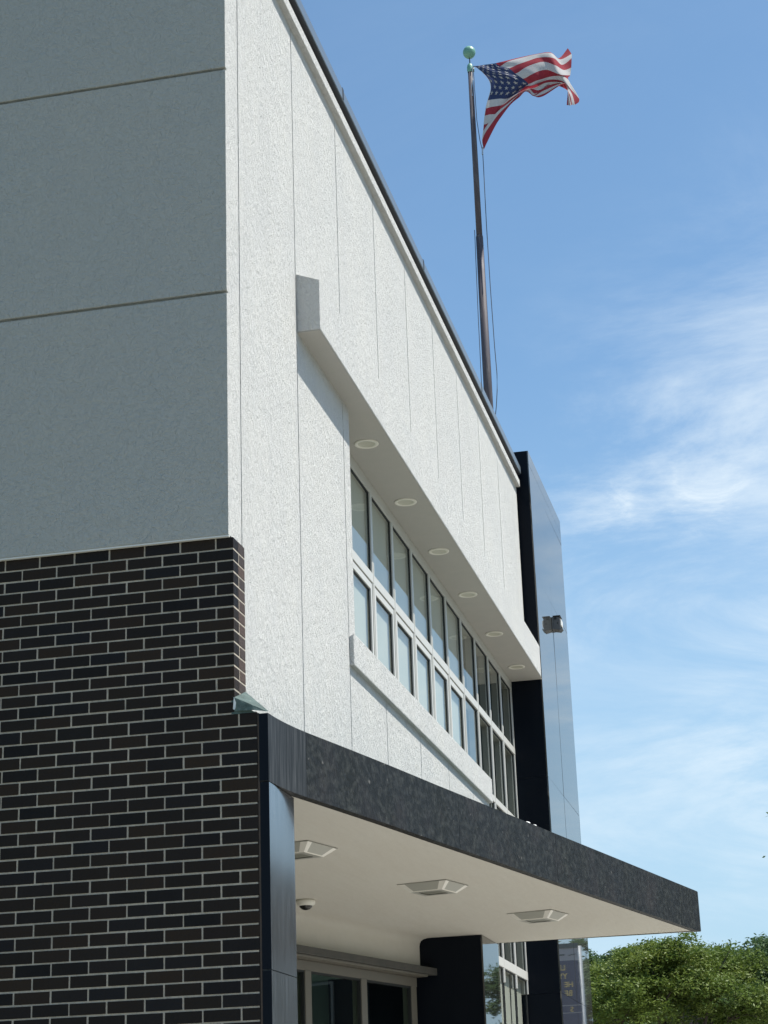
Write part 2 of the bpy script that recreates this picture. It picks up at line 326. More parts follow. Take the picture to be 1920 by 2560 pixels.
# side wall stucco with two round grooves (profile in y,z; y negative is outward)
sw = MB(); y0 = -.024
prof = [(.2, 4.862), (y0, 4.862)]
for zc_ in (6.308, 7.758):
    prof += [(y0, zc_-.0105), (y0+.004, zc_-.0085), (y0+.020, zc_-.006), (y0+.024, zc_), (y0+.020, zc_+.006), (y0+.004, zc_+.0085), (y0, zc_+.0105)]
prof += [(y0, TOP+.05), (.2, TOP+.05)]
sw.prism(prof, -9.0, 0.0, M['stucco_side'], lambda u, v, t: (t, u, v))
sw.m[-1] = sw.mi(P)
o = sw.build('side_wall', B, bevel=.002); tag(o, 'grey stucco side wall in shade with two horizontal grooves')
lip = MB(); lip.box(-9.0, .0, -.021, .0, 4.852, 4.861, M['stucco_smooth']); lip.build('drip_edge', B)
# brick
bk = MB(); mt = MB()
mt.box(-9.0, .0168, .004, .21, 3.8792, 4.852, M['mortar']); mt.box(-9.0, .1355, .004, .2, 0, 3.8790, M['mortar'])
mt.build('mortar_bed', B)
def brickface(xr, ztop, c, rows, off0, off1, ret=False):
    jt = .0095
    for r in range(rows):
        z1 = ztop - r*c - (jt*.5 if r else 0); z0 = ztop-(r+1)*c+jt*.5
        first = xr - (off0 if r % 2 == 0 else off1)
        edges = [xr]; x = first
        while x > -9.0: edges.append(x); x -= .2032
        for a, b in zip(edges[:-1], edges[1:]):
            dx = [rng.uniform(-.0012, .0012) for _ in range(4)]; dy = rng.uniform(-.0012, .0012)
            hi = a if a == xr else a-jt*.5
            bk.box(b+jt*.5+dx[0], hi+(0 if a == xr else dx[1]), 0+dy, .09, z0+dx[2]*.8, z1+dx[3]*.8, M['brick'])
        if ret:
            if r % 2 == 0: bk.box(xr-.08, xr+.0003, .0905, .2085, z0, z1, M['brick_sunlit'])
            else:
                bk.box(xr-.08, xr, .0905, .098, z0, z1, M['brick_sunlit']); bk.box(xr-.08, xr+.0005, .108, .2085, z0, z1, M['brick_sunlit'])
brickface(.0185, 4.853, .0649, 15, .0985, .2, True)
brickface(.1405, 3.8745, .0679, 57, .0985, .2)
o = bk.build('brick_wall', B, bevel=.0022); tag(o, 'near-black glazed brick in running bond with pale mortar')
# parapet trim and coping
pt = MB(); pt.prism([(-.02, 8.985), (.045, 8.985), (.045, 9.07), (-.02, 9.085)], -.03, 11.2, P, lambda u, v, t: (u, t, v))
pt.build('cornice_trim', B, bevel=.004)
cp = MB()
cp.box(-.3, .0, -.03, 11.22, 9.072, 9.16, M['capdark'])
cp.box(-.32, .055, -.06, 11.22, 9.138, 9.150, M['capdark'])  # coping underside, its shade given as near-black colour
for a, b in ((-.06, 2.74), (2.746, 5.70), (5.706, 8.65), (8.656, 11.22)): cp.box(-.32, .062, a, b, 9.1505, 9.237, M['cap'])
for y in (2.743, 5.703, 8.653): cp.box(-.31, .064, y-.02, y+.02, 9.156, 9.248, M['capdark'])
cp.build('roof_coping', B, bevel=.003)
rf = MB(); rf.box(-9, -.27, .0, 13.9, 8.6, 8.9, M['roof']); rf.box(-9, -8.8, .25, 13.9, 0, 8.599, M['stucco_side']); rf.box(-8.799, -.32, 13.7, 13.9, 0, 8.599, M['stucco_side'])
rf.build('roof_deck', B)
# tall granite slab
gs = MB(); GR = M['granite']
gs.box(-.30, .135, 11.33, 13.97, 0, 9.44, M['capdark'])
gs.box(-.30, -.045, 11.2, 11.2995, 6.76, 9.06, M['capdark'])
def slab(x0, x1, y0, y1, z0, z1, tilt=0.0016):
    a, b_ = random.uniform(-tilt, tilt), random.uniform(-tilt, tilt)
    def T(x, y, z):
        return (x + a*(y-(y0+y1)/2)+b_*(z-(z0+z1)/2)*.5, y, z) if x > .1499 else (x, y, z)
    gs.box(x0, x1, y0, y1, z0, z1, GR, T)
zs = [0, 1.1, 3.3, 5.62, 7.95, 9.13, 9.29, 9.46]
for a, b in zip(zs[:-1], zs[1:]):
    ys = [11.3, 12.58, 14.0] if (b-a) > .5 else [11.3, 14.0]
    for c, d in zip(ys[:-1], ys[1:]): slab(.1355, .15, c+(.0 if c == 11.3 else .0018), d-.0018, a+.0018, b-.0018)
for a, b in ((0, 3.3), (3.3, 5.62), (5.62, 9.46)):
    gs.box(-.31, .1352, 11.3, 11.3295, a+.0012, b-.0012, M['granite_dull'])
gs.box(-.31, .149, 13.972, 14.0, 0, 9.46, GR); gs.box(-.31, .149, 11.302, 13.998, 9.441, 9.459, GR)
o = gs.build('granite_slab', B); tag(o, 'polished black granite slab rising above the roof')
st = MB()
st.poly([(.1512, 12.572, 7.60), (.1512, 12.60, 7.60), (.1512, 12.59, 6.9), (.1512, 12.584, 6.9)], M['stain'])
st.build('water_stain', B, recalc=False)

# ---- upper window band
XF = -.200
def bay(k): return 2.88+.7627*k
fr = MB(); FM = M['frame']
for k in range(0, 12):
    y = bay(k); h = .030
    zlo = 5.0 if k < 7 else 3.3
    fr.box(XF-.10, XF, y-h if k else 2.877, y+h if k < 11 else 11.298, zlo, 6.716, FM)
    if k < 11 and k > 0: fr.box(XF-.06, XF+.006, y-.012, y+.012, zlo, 6.05, FM)
fr.box(XF-.10, XF+.001, 2.877, 11.298, 6.625, 6.7155, FM)          # head
fr.box(XF-.10, XF+.002, 2.877, 11.298, 5.878, 5.955, FM)           # transom
fr.box(XF-.10, XF+.002, 8.15, 11.298, 5.085, 5.150, FM)
fr.box(XF-.10, XF+.003, 8.15, 11.298, 3.440, 3.530, FM)
fr.box(XF-.10, XF+.002, 2.877, 8.22, 4.955, 5.01, FM)
fr.box(XF-.10, -.02, 8.13, 8.15, 3.5, 4.97, P)
fr.build('window_frame', B, bevel=.003)
def gasket(mb, y0, y1, z0, z1, x, w=.010):
    for a in ((y0, y0+w*.5, z0, z1), (y1-w*1.6, y1, z0, z1), (y0, y1, z1-w*1.3, z1), (y0, y1, z0, z0+w*.6)):
        mb.box(x-.012, x, *a, M['gasket'])
for k in range(11):
    a, b = bay(k)+.030, bay(k+1)-.030
    w = child_empty('window', B)
    p = MB(); p.poly([(XF-.020, a, 5.955), (XF-.020, b, 5.955), (XF-.020, b, 6.625), (XF-.020, a, 6.625)], M['glass']); 
    gk = MB(); gasket(gk, a, b, 5.955, 6.625, XF-.012)
    if k < 7:
        sh = MB(); s0, s1, z0, z1 = a+.012, b-.012, 5.0, 5.866
        for q in ((s0, s0+.045, z0, z1), (s1-.045, s1, z0, z1), (s0+.045, s1-.045, z1-.05, z1)): sh.box(XF-.05, XF-.004, *q, FM)
        gasket(gk, a, b, 4.98, 5.878, XF-.015, .012); gasket(gk, s0+.045, s1-.045, 4.98, z1-.05, XF-.014)
        p.poly([(XF-.022, s0+.04, 4.98), (XF-.022, s1-.04, 4.98), (XF-.022, s1-.04, z1-.04), (XF-.022, s0+.04, z1-.04)], M['glass'])
        sh.build('sash', w)
    else:
        for z0, z1 in ((5.15, 5.878), (3.53, 5.085), (.3, 3.44)):
            if z0 > 4 or k > 6:
                p.poly([(XF-.020, a, z0), (XF-.020, b, z0), (XF-.020, b, z1), (XF-.020, a, z1)], M['glass']); gasket(gk, a, b, z0, z1, XF-.012)
    p.build('pane', w, recalc=False); gk.build('gasket', w)
    bl = MB(); z1 = 6.62
    ln = 0.0
    if k < 7: bl.box(XF-.052, XF-.047, a+.004, b-.004, 4.9, z1, M['blind'])
    else:
        bl.box(XF-.115, XF-.110, a+.30, b-.16, 3.6, 6.0 if k > 7 else z1, M['blind'])
        bl.box(XF-.075, XF-.070, a-.02, b-.03, .3, 3.47, M['blind'])
    bl.build('roller_blind', w)
# room behind the windows
rm = MB(); IN = M['interior']
rm.box(-5, -4.9, .3, 11.5, 3.4, 8.0, IN); rm.box(-5, -.33, .3, 11.5, 7.0, 7.1, IN); rm.box(-5, -1.2, .3, 11.5, 3.9, 4.0, IN); rm.box(-5, -.3, 11.45, 11.5, 0, 8, IN); rm.box(-5, -.3, .21, .25, 3.9, 8, IN)
for y in (9.2, 10.0, 10.8): rm.box(-1.6, -1.2, y, y+.25, 4.0, 6.6, M['blind'])
rm.build('interior', B)

# ---- canopy, splayed out from the facade
al = math.atan(.246); ca, sa = math.cos(al), math.sin(al)
P0 = Vector((-1.047, 5.065, 0))
def OB(off, s, z): return (P0.x+s*sa+off*ca, P0.y+s*ca-off*sa, z)
cx = [(0, .200), (.15, .208), (.3, .224), (.5, .259), (1.04, .379), (1.57, .492), (2.36, .650), (3.3, .845), (4.3, 1.048), (5.86, 1.372), (8.19, 1.852)]
def fx(y):
    for (a, b), (c, d) in zip(cx[:-1], cx[1:]):
        if y <= c: return b+(d-b)*(y-a)/(c-a)
    return cx[-1][1]
def xw(y): return P0.x+(y-P0.y)*.246
C = child_empty('canopy', B)
ft = MB()
def fascia(y0, y1, m, z0=3.508, z1=3.866, th=.05):
    n = max(1, int((y1-y0)/.12))
    ysn = [y0+(y1-y0)*i/n for i in range(n+1)]
    for a, b in zip(ysn[:-1], ysn[1:]):
        ft.hexa([(fx(a)-th, a, z0), (fx(a), a, z0), (fx(b), b, z0), (fx(b)-th, b, z0), (fx(a)-th, a, z1), (fx(a), a, z1), (fx(b), b, z1), (fx(b)-th, b, z1)], m)
fascia(0.0, .52, M['granite_streak']); fascia(.523, 2.63, M['granite_worn']); fascia(2.634, 4.46, M['granite_worn']); fascia(4.464, 6.40, M['granite_worn']); fascia(6.404, 8.165, M['granite_worn'])
ft.box(-.5, fx(8.19), 8.167, 8.19, 3.512, 3.862, M['granite'])
o = ft.build('fascia', C); 
# soffit with cove at the storefront
sf = MB(); SM = M['soffit']
cove = [(0.0, 3.512), (-.03, 3.510), (-.062, 3.502), (-.085, 3.487), (-.096, 3.466), (-.10, 3.44), (-.10, 3.25)]
ysr = [.03, .25, .5, .8, 1.04, 1.57, 2.0, 2.36, 3.3, 4.3, 5, 5.86, 6.6, 7.3, 7.8, 8.165]
rows = []
for y in ysr:
    s = (y-P0.y)/ca
    row = [(fx(y)-.085, y, 3.520)]
    for o_, z in cove:
        q = OB(o_, s, z); row.append(q)
    rows.append(row)
k = sf.mi(SM); i0 = len(sf.v); nr = len(rows[0])
for r in rows: sf.v += r
for a in range(len(rows)-1):
    for b in range(nr-1):
        sf.f.append([i0+a*nr+b, i0+a*nr+b+1, i0+(a+1)*nr+b+1, i0+(a+1)*nr+b]); sf.m.append(k)
o = sf.build('soffit', C, smooth=False)
for pidx, p_ in enumerate(o.data.polygons): p_.use_smooth = (pidx % (nr-1)) > 0
rv = MB()     # reveal between the fascia and the soffit, canopy body and roof
for a, b in zip(ysr[:-1], ysr[1:]):
    rv.hexa([(fx(a)-.11, a, 3.528), (fx(a)-.051, a, 3.528), (fx(b)-.051, b, 3.528), (fx(b)-.11, b, 3.528), (fx(a)-.11, a, 3.545), (fx(a)-.051, a, 3.545), (fx(b)-.051, b, 3.545), (fx(b)-.11, b, 3.545)], M['darkgap'])
    rv.hexa([(-2.3, a, 3.545), (fx(a)-.052, a, 3.545), (fx(b)-.052, b, 3.545), (-2.3, b, 3.545), (-2.3, a, 3.80), (fx(a)-.052, a, 3.80), (fx(b)-.052, b, 3.80), (-2.3, b, 3.80)], M['darkgap'])
rv.build('canopy_body', C)
# sloping copper flashing along the wall above the canopy, closed at the brick end
cf = MB(); CU = M['copper']
for a, b in zip([.001]+ysr[:-1], ysr):
    cf.hexa([(.001, a, 3.877), (fx(max(a, 0))-.052, a, 3.860), (fx(b)-.052, b, 3.860), (.001, b, 3.877), (.001, a, 3.955), (fx(max(a, 0))-.051, a, 3.864), (fx(b)-.051, b, 3.864), (.001, b, 3.955)], CU)
cf.poly([(.020, -.010, 3.962), (.026, -.014, 3.888), (.130, -.012, 3.884), (.200, -.008, 3.872)], CU)
cf.poly([(.020, -.010, 3.962), (.200, -.008, 3.872), (.2, .012, 3.878), (.02, .20, 4.04)], CU)
cf.poly([(.0185, -.011, 3.965), (.033, -.02, 3.93), (.030, -.022, 3.90), (.024, -.018, 3.893), (.012, -.006, 3.90)], M['dropping'])
cf.build('flashing', C)
for i in range(3):
    pl = MB(); y = 4.05+rng.uniform(-.22, .25); pl.lathe((fx(y)-.03, y, 3.868), [(0, .0), (rng.uniform(.015, .035), .002), (rng.uniform(.01, .02), .012), (0, rng.uniform(.012, .022))], M['dropping'], 7)
    pl.build('bird_dropping', C)

# ---- granite pier at the near corner, recess walls
pr = MB()
for z0, z1 in ((0, 2.555), (2.559, 3.504)):
    pr.box(.152, .200, .004, .48, z0, z1, M['granite_pier']); pr.box(.1522, .1997, .0, .0038, z0+.001, z1-.001, M['granite_dull'])
pr.box(.142, .152, .001, .004, 0, 3.87, M['darkgap']); pr.box(.142, .1515, .004, .48, 0, 3.5, M['darkgap'])
pr.box(.1522, .1985, .0001-.004, -.0002, 3.512, 3.862, M['granite_dull'])
pr.build('granite_pier', B)
rw = MB(); rw.box(-2.4, .142, .205, .478, 0, 3.52, M['stucco_smooth']); rw.build('recess_wall', B)

# ---- storefront parallel to the fascia
SF = child_empty('storefront', B)
def obx(mb, o0, o1, s0, s1, z0, z1, m): mb.box(o0, o1, s0, s1, z0, z1, m, OB)
wl = MB()
obx(wl, -.30, -.102, -4.75, 2.45, 3.24, 3.53, M['soffit'])
wl.build('header', SF)
be = MB(); obx(be, -.12, .045, -4.72, 2.455, 3.185, 3.245, M['beam']); obx(be, -.10, .02, -4.72, 2.30, 3.165, 3.184, M['doorframe'])
be.build('header_beam', SF, bevel=.003)
dfm = MB()
O1 = -.085
obx(dfm, -.17, O1, -4.72, 2.29, 3.085, 3.163, M['doorframe'])
muls = [-4.70, -3.70, -2.72, -1.72, -.72, .27, 1.225, 2.17]
for s_ in muls: obx(dfm, -.17, O1+.004, s_, s_+.10, 0.13, 3.088, M['doorframe'])
dfm.build('door_frame', SF, bevel=.003)
dg = MB(); dk = MB()
for a, b in zip(muls[:-1], muls[1:]):
    q = [OB(O1-.04, a+.10, .13), OB(O1-.04, b, .13), OB(O1-.04, b, 3.085), OB(O1-.04, a+.10, 3.085)]; dg.poly(q, M['glassdark'])
    obx(dk, O1-.035, O1-.004, b-.012, b, .13, 3.085, M['gasket']); obx(dk, O1-.035, O1-.004, a+.1, b, 3.07, 3.085, M['gasket'])
dg.build('pane', SF, recalc=False); dk.build('gasket', SF)
ir = MB()
obx(ir, -4.0, -3.9, -5, 3.3, 0, 3.4, IN); obx(ir, -4, -.18, -5, 3.3, 3.2, 3.3, IN); obx(ir, -4, -.2, 2.6, 2.7, 0, 3.3, IN)
# inner vestibule frame and added glowing panels that brighten the view behind it
for s_ in (-.9, .62, 1.95): obx(ir, -1.95, -1.85, s_, s_+.09, .1, 2.95, M['beam'])
obx(ir, -1.95, -1.85, -5, 2.6, 2.72, 2.84, M['gasket'])
obx(ir, -2.5, -2.45, -.8, .55, 1.2, 2.68, M['glowpanel']); obx(ir, -2.6, -2.55, .75, 1.5, 2.35, 2.62, M['glowpanel']); obx(ir, -2.6, -2.55, .75, 1.5, 2.0, 2.27, M['glowpanel'])
ir.build('vestibule', SF)
# black granite column between storefront and curtain wall
bc = MB(); bc.box(-1.4, -.02, 7.45, 8.24, .13, 3.511, M['capdark']); bc.box(-1.41, -.0205, 7.42, 7.449, .13, 3.511, M['granite_dull']); bc.box(-.0195, -.005, 7.42, 8.26, .13, 3.511, GR); bc.box(-1.41, -.0205, 8.241, 8.26, .13, 3.511, GR)
o = bc.build('granite_column', B, bevel=.001)
lw = MB(); lw.box(-.4, -.30, 8.2, 11.3, 0, .3, M['capdark']); lw.build('low_wall', B); lw = MB(); lw.box(-3, -2.9, 8.2, 11.4, 0, 3.6, IN); lw.build('interior_wall', B)

# ------------------------------------------------------------------ soffit downlights (six)
proto = None
ordn = ['nearest round downlight in the upper hood soffit, at the near end of the window band', 'second round downlight along the upper hood soffit, counted from the near end', 'third round downlight along the upper hood soffit, counted from the near end',
        'fourth round downlight along the upper hood soffit, above the middle panes', 'fifth round downlight along the upper hood soffit, next to the last one', 'farthest round downlight in the hood soffit, beside the black granite slab']
for i, y in enumerate((3.57, 4.945, 6.318, 7.72, 9.20, 10.63)):
    r = empty('downlight', (-.033, y, 6.7165), ordn[i], 'light', 'round downlights in the window hood soffit')
    if proto is None:
        a = MB(); a.lathe((0, 0, 0), [(.090, .0), (.092, -.005), (.088, -.009), (.070, -.009), (.066, -.004)], M['trim'], 40); ring = a.build('trim_ring', None, smooth=True)
        b = MB(); b.lathe((0, 0, 0), [(.0662, -.0045), (.060, -.002), (.03, -.0012), (.0001, -.001)], M['lens'], 40); lens = b.build('lens', None, smooth=True)
        proto = (ring, lens); parts = proto
    else: parts = []
    for p_ in proto:
        q = p_ if parts else p_.copy()
        if not parts: COL.objects.link(q)
        q.parent = r; q.location = (0, 0, 0)

# ------------------------------------------------------------------ canopy lights (three)
def lift(mb, pts, m): mb.poly(pts, m)
proto = None
lab = ['nearest square canopy light, half hidden behind the granite pier', 'middle square canopy light, over the black granite column side of the soffit', 'farthest square canopy light, nearest the outer tip of the canopy']
for i, (x, y) in enumerate(((-.252, 2.165), (.210, 4.20), (.668, 6.235))):
    r = empty('canopy_light', (x, y, 3.515), lab[i], 'light', 'square lights under the entrance canopy')
    r.rotation_euler = (0, 0, -al)
    if proto is None:
        H = .19; h = .125; d = -.052
        a = MB()       # housing: sloped corner posts and a rim; side windows sunk in
        def P_(t, cx_, cy_): w = H+(h-H)*t; return (cx_*w, cy_*w, -.004+(d)*t)
        a.box(-H-.004, H+.004, -H-.004, H+.004, -.004, .0, M['fixture'])
        sides = [((-1, -1), (1, -1)), ((1, -1), (1, 1)), ((1, 1), (-1, 1)), ((-1, 1), (-1, -1))]
        es = []
        for (c0, c1) in sides:
            e = MB(); es.append(e)
            def Q(u, t, inn=0):
                p0 = Vector(P_(t, *c0)); p1 = Vector(P_(t, *c1)); p = p0.lerp(p1, u)
                if inn: p = Vector((p.x*(1-inn), p.y*(1-inn), p.z+.004))
                return tuple(p)
            a.poly([Q(.14, .0), Q(.86, .0), Q(.86, .9, ), Q(.14, .9)], M['fixture'])
            a.poly([Q(.14, .9), Q(.86, .9), Q(.86, 1), Q(.14, 1)], M['trim'])
            e.poly([Q(.86, 0), Q(1, 0), Q(1, 1), Q(.86, 1)], M['fixlens']); c2 = (c1[1]*-1, c1[0])
            q0 = Vector(P_(0, *c1)); q1 = Vector(P_(0, *c2)); r0 = Vector(P_(1, *c1)); r1_ = Vector(P_(1, *c2))
            i0_ = len(e.v); e.v += [tuple(q0.lerp(q1, .14)), tuple(r0.lerp(r1_, .14))]; e.f.append([1, i0_, i0_+1, 2]); e.m.append(0)
        z = -.004+d; ii = .082
        for p4 in (((-h, -h), (h, -h), (ii, -ii), (-ii, -ii)), ((h, -h), (h, h), (ii, ii), (ii, -ii)), ((h, h), (-h, h), (-ii, ii), (ii, ii)), ((-h, h), (-h, -h), (-ii, -ii), (-ii, ii))):
            a.poly([(p[0], p[1], z) for p in p4], M['fixture'])
        c = MB(); c.box(-ii, ii, -ii, ii, z+.004, z+.02, M['fixdark'])
        proto = (a.build('housing', None, recalc=False), *[q_.build('lens', None, recalc=False) for q_ in es], c.build('bottom_panel', None)); first = True
    else: first = False
    for p_ in proto:
        q = p_ if first else p_.copy()
        if not first: COL.objects.link(q)
        q.parent = r; q.location = (0, 0, 0)

# ------------------------------------------------------------------ dome camera
r = empty('security_camera', (-.825, 4.52, 3.511), 'white dome security camera with a black bubble under the canopy soffit', 'security camera')
a = MB(); a.lathe((0, 0, 0), [(.0, .0), (.068, .0), (.072, -.010), (.070, -.030), (.056, -.042), (.050, -.043)], M['domewhite'], 32); q = a.build('housing', None, smooth=True); q.parent = r
a = MB(); a.lathe((0, 0, 0), [(.050, -.042), (.045, -.054), (.030, -.066), (.016, -.072), (.0005, -.074)], M['domeblack'], 32); q = a.build('bubble', None, smooth=True); q.parent = r

# ------------------------------------------------------------------ wall pack on the granite slab
r = empty('wall_lamp', (.152, 12.5, 7.68), 'weathered box floodlight bolted to the polished granite slab', 'light')
a = MB(); a.box(0, .018, -.03, .14, -.075, .08, M['packbody'])
a.prism([(.018, -.072), (.085, -.085), (.098, -.05), (.098, .055), (.085, .078), (.018, .085)], -.02, .13, M['packbody'], lambda u, v, t: (u, t, v))
q = a.build('casing', None, bevel=.004); q.parent = r
a = MB(); a.box(.015, .107, -.032, .14, .083, .093, M['packdark']); a.box(.03, .06, -.024, -.0205, .045, .075, M['packdark']); a.lathe((0, 0, 0), [(.0, 0)], M['packdark'], 3)
a.box(.062, .074, -.024, -.0205, -.012, .012, M['packdark']); q = a.build('visor', None, bevel=.002); q.parent = r
a = MB(); a.box(.0985, .113, -.015, .125, -.03, .048, M['fixlens']); q = a.build('lens', None, bevel=.004); q.parent = r
a = MB(); a.prism([(.085, -.088), (.118, -.060), (.112, -.052), (.078, -.078)], -.02, .13, M['packbody'], lambda u, v, t: (u, t, v)); q = a.build('flap', None); q.parent = r

# ------------------------------------------------------------------ flagpole and flag
YP = 13.0; XP = -.541
r = empty('flagpole', (XP, YP, 8.9), 'tall weathered metal flagpole on the roof topped by a green ball', 'flagpole')
def sub(mb, name, **k):
    q = mb.build(name, None, origin=(XP, YP, 8.9), **k); q.parent = r; q.location = (0, 0, 0); return q
a = MB(); a.tube([(XP, YP, 8.9), (XP, YP, 11.2), (XP, YP, 13.175)], [.058, .056, .048], M['pole'], 20, caps=True); a.tube([(XP, YP, 13.17), (XP, YP, 13.20)], [.0485, .044], M['pole'], 20); sub(a, 'lower_shaft', smooth=True)
a = MB(); a.tube([(XP, YP, 13.17), (XP, YP, 14.4), (XP, YP, 15.72)], [.041, .038, .033], M['pole'], 20); a.tube([(XP, YP, 15.70), (XP, YP, 15.73)], [.036, .036], M['steel'], 20); sub(a, 'upper_shaft', smooth=True)
a = MB(); a.lathe((XP, YP, 15.73), [(.0365, -.05), (.042, -.02), (.042, .03), (.034, .065), (.018, .085), (.0, .088)], M['ball'], 24); a.box(XP+.025, XP+.055, YP-.014, YP+.014, 15.685, 15.745, M['ball']); sub(a, 'truck', smooth=True)
a = MB(); a.tube([(XP, YP, 15.80), (XP, YP, 15.93)], .0075, M['rope'], 8); sub(a, 'spindle')
a = MB(); n = 18; R_ = .0865
a.lathe((XP, YP, 15.995), [(R_*math.sin(math.pi*i/n)+1e-5, -R_*math.cos(math.pi*i/n)*1.04) for i in range(n+1)], M['ball'], 32); sub(a, 'ball_finial', smooth=True)

# image-plane helper used once, to give the cloth its real size at the pole
def at(px, py, Y):
    d = Fw*4754.5 + R2*(px-960) - U2*(py-1280); t = (Y-CAM.y)/d.y; return CAM+d*t
def zf(a, b, dep=0.0): return at(1120+a/4.608, 60+b/4.608, YP+dep)
# halyard
a = MB()
hp = [at(1183, 165, YP-.03), at(1186, 215, YP-.05), at(1192, 300, YP-.05), at(1200, 352, YP-.03), at(1206.5, 377, YP)]
a.tube(hp, .005, M['rope'], 6)
hp = [at(1206.5, 378, YP), at(1209, 420, YP), at(1216, 560, YP+.0), at(1226, 720, YP), at(1236, 860, YP), at(1242.5, 935, YP), at(1243, 975, YP), at(1241, 1015, YP), at(1237, 1052, YP), at(1228, 1110, YP)]
a.tube(hp, .0055, M['rope'], 6)
hp = [at(1186.5, 575, YP-.06), at(1190, 660, YP-.06), at(1196, 800, YP-.06), at(1201, 900, YP-.06), at(1204.5, 978, YP-.06), at(1207, 1030, YP-.06)]
a.tube(hp, .005, M['rope'], 6)
a.tube([at(1181, 168, YP-.04), at(1182, 200, YP-.045), at(1179, 215, YP-.045), at(1181, 240, YP-.045)], .008, M['steel'], 6)
a.tube([at(1206.5, 368, YP), at(1206.5, 386, YP)], .011, M['steel'], 8)
a = sub(a, 'halyard')

# flag: 13 stripe boundaries (rows) by 11 stations (columns), as it hangs and curls in the wind
# each entry: x, y (position in the cloth's plane) and depth in metres
ctl = {
 0: [(283,485,0),(345,480,.02),(415,470,.03),(485,460,.0),(552,450,-.03),(680,420,.0),(840,382,.06),(1010,348,.05),(1175,326,-.02),(1275,395,.12),(1380,278,.2)],
 1: [(300,492,0),(362,492,.0),(440,488,.0),(520,478,-.03),(600,486,-.03),(690,432,-.05),(850,388,.0),(1015,350,.0),(1185,334,-.06),(1290,408,.10),(1422,345,.2)],
 2: [(330,505,0),(395,515,-.02),(480,520,-.04),(580,520,-.06),(703,510,-.06),(800,468,-.08),(920,426,-.05),(1050,386,-.06),(1215,392,-.10),(1315,470,.08),(1424,395,.18)],
 3: [(362,530,0),(430,548,-.03),(530,560,-.07),(640,565,-.09),(775,572,-.08),(880,508,-.12),(990,460,-.10),(1110,436,-.10),(1240,478,-.14),(1335,530,.06),(1420,502,.17)],
 4: [(400,562,0),(475,582,-.04),(590,600,-.09),(710,606,-.11),(862,630,-.09),(960,582,-.13),(1050,542,-.12),(1150,530,-.12),(1285,582,-.16),(1360,590,.04),(1408,590,.15)],
 5: [(437,602,.0),(515,622,-.04),(640,645,-.08),(770,655,-.09),(925,690,-.06),(1010,655,-.09),(1100,630,-.08),(1185,608,-.06),(1300,600,-.08),(1360,622,.02),(1385,640,.10)],
 6: [(468,650,.01),(545,672,-.03),(655,700,-.06),(790,705,-.05),(945,740,-.01),(1015,700,-.02),(1090,672,-.01),(1190,655,.0),(1320,655,.0),(1430,762,.02),(1510,862,.03)],
 7: [(487,712,.02),(558,740,-.01),(655,765,-.03),(780,762,-.01),(930,760,.03),(1000,750,.04),(1060,705,.03),(1175,672,.03),(1335,672,.01),(1418,790,.0),(1478,925,-.01)],
}
ctl[7] = [(455,880,.02),(520,868,.0),(600,860,-.01),(690,858,.0),(800,800,.02),(905,752,.03),(1000,735,.0),(1150,672,.02),(1340,684,.0),(1425,800,-.01),(1462,930,-.03)]
ctl[6] = [(487,760,.02),(560,765,-.02),(660,775,-.05),(775,760,-.04),(890,718,-.01),(975,705,-.03),(1060,672,-.03),(1180,640,-.02),(1325,662,-.02),(1432,770,.0),(1512,862,.02)]
ctl[5] = [(476,660,.01),(550,672,-.03),(660,688,-.07),(780,685,-.08),(925,690,-.05),(1005,658,-.08),(1090,632,-.07),(1190,604,-.05),(1300,598,-.07),(1362,622,.02),(1388,645,.08)]
ctl[8] = [(432,975,.02),(500,955,.01),(570,945,.01),(640,925,.02),(735,850,.04),(860,772,.05),(960,745,.01),(1050,762,-.02),(1200,700,-.01),(1380,770,-.03),(1430,930,-.05)]
ctl[9] = [(420,1058,.02),(480,1042,.02),(545,1034,.02),(600,980,.03),(700,880,.05),(830,795,.06),(940,752,.03),(1010,800,-.02),(1170,690,-.03),(1350,705,-.04),(1420,935,-.07)]
ctl[10] = [(410,1160,.02),(450,1148,.02),(500,1120,.02),(560,1030,.0),(675,905,.03),(800,815,.04),(920,765,.02),(990,818,-.04),(1140,712,-.02),(1345,698,-.05),(1405,940,-.09)]
ctl[11] = [(404,1235,.02),(430,1195,.0),(490,1110,-.02),(565,1015,-.04),(690,915,.0),(790,832,.02),(910,768,.0),(985,828,-.05),(1120,760,-.05),(1350,690,-.03),(1400,938,-.06)]
ctl[12] = [(392,1345,.02),(425,1262,-.02),(500,1150,-.05),(590,1030,-.06),(690,935,-.04),(800,830,-.02),(905,770,-.03),(990,832,-.08),(1110,800,-.08),(1352,688,-.05),(1385,936,-.05)]
ctl[13] = [(412,1450,.02),(450,1365,-.03),(545,1175,-.06),(620,1060,-.08),(725,925,-.06),(820,845,-.03),(898,778,-.05),(995,834,-.09),(1095,832,-.09),(1355,690,-.07),(1368,934,-.04)]
CP = np.array([[ctl[r_][c] for c in range(11)] for r_ in range(14)], float)
def cr(p0, p1, p2, p3, t): return .5*((2*p1)+(-p0+p2)*t+(2*p0-5*p1+4*p2-p3)*t*t+(-p0+3*p1-3*p2+p3)*t**3)
def samp(arr, x):
    n = len(arr)-1; i = min(int(x), n-1); t = x-i
    g_ = lambda k_: arr[max(0, min(n, k_))]
    return cr(g_(i-1), g_(i), g_(i+1), g_(i+2), t)
def flagpt(u, v):     # u 0..10 along the fly, v 0..13 down the hoist
    colv = np.array([samp(CP[r_], u) for r_ in range(14)])
    x, y, d = samp(colv, v)
    d += .010*math.sin(u*2.6+v*.7)*min(1, u/2) + .006*math.sin(v*1.9-u*3.1)
    return zf(x, y, d)
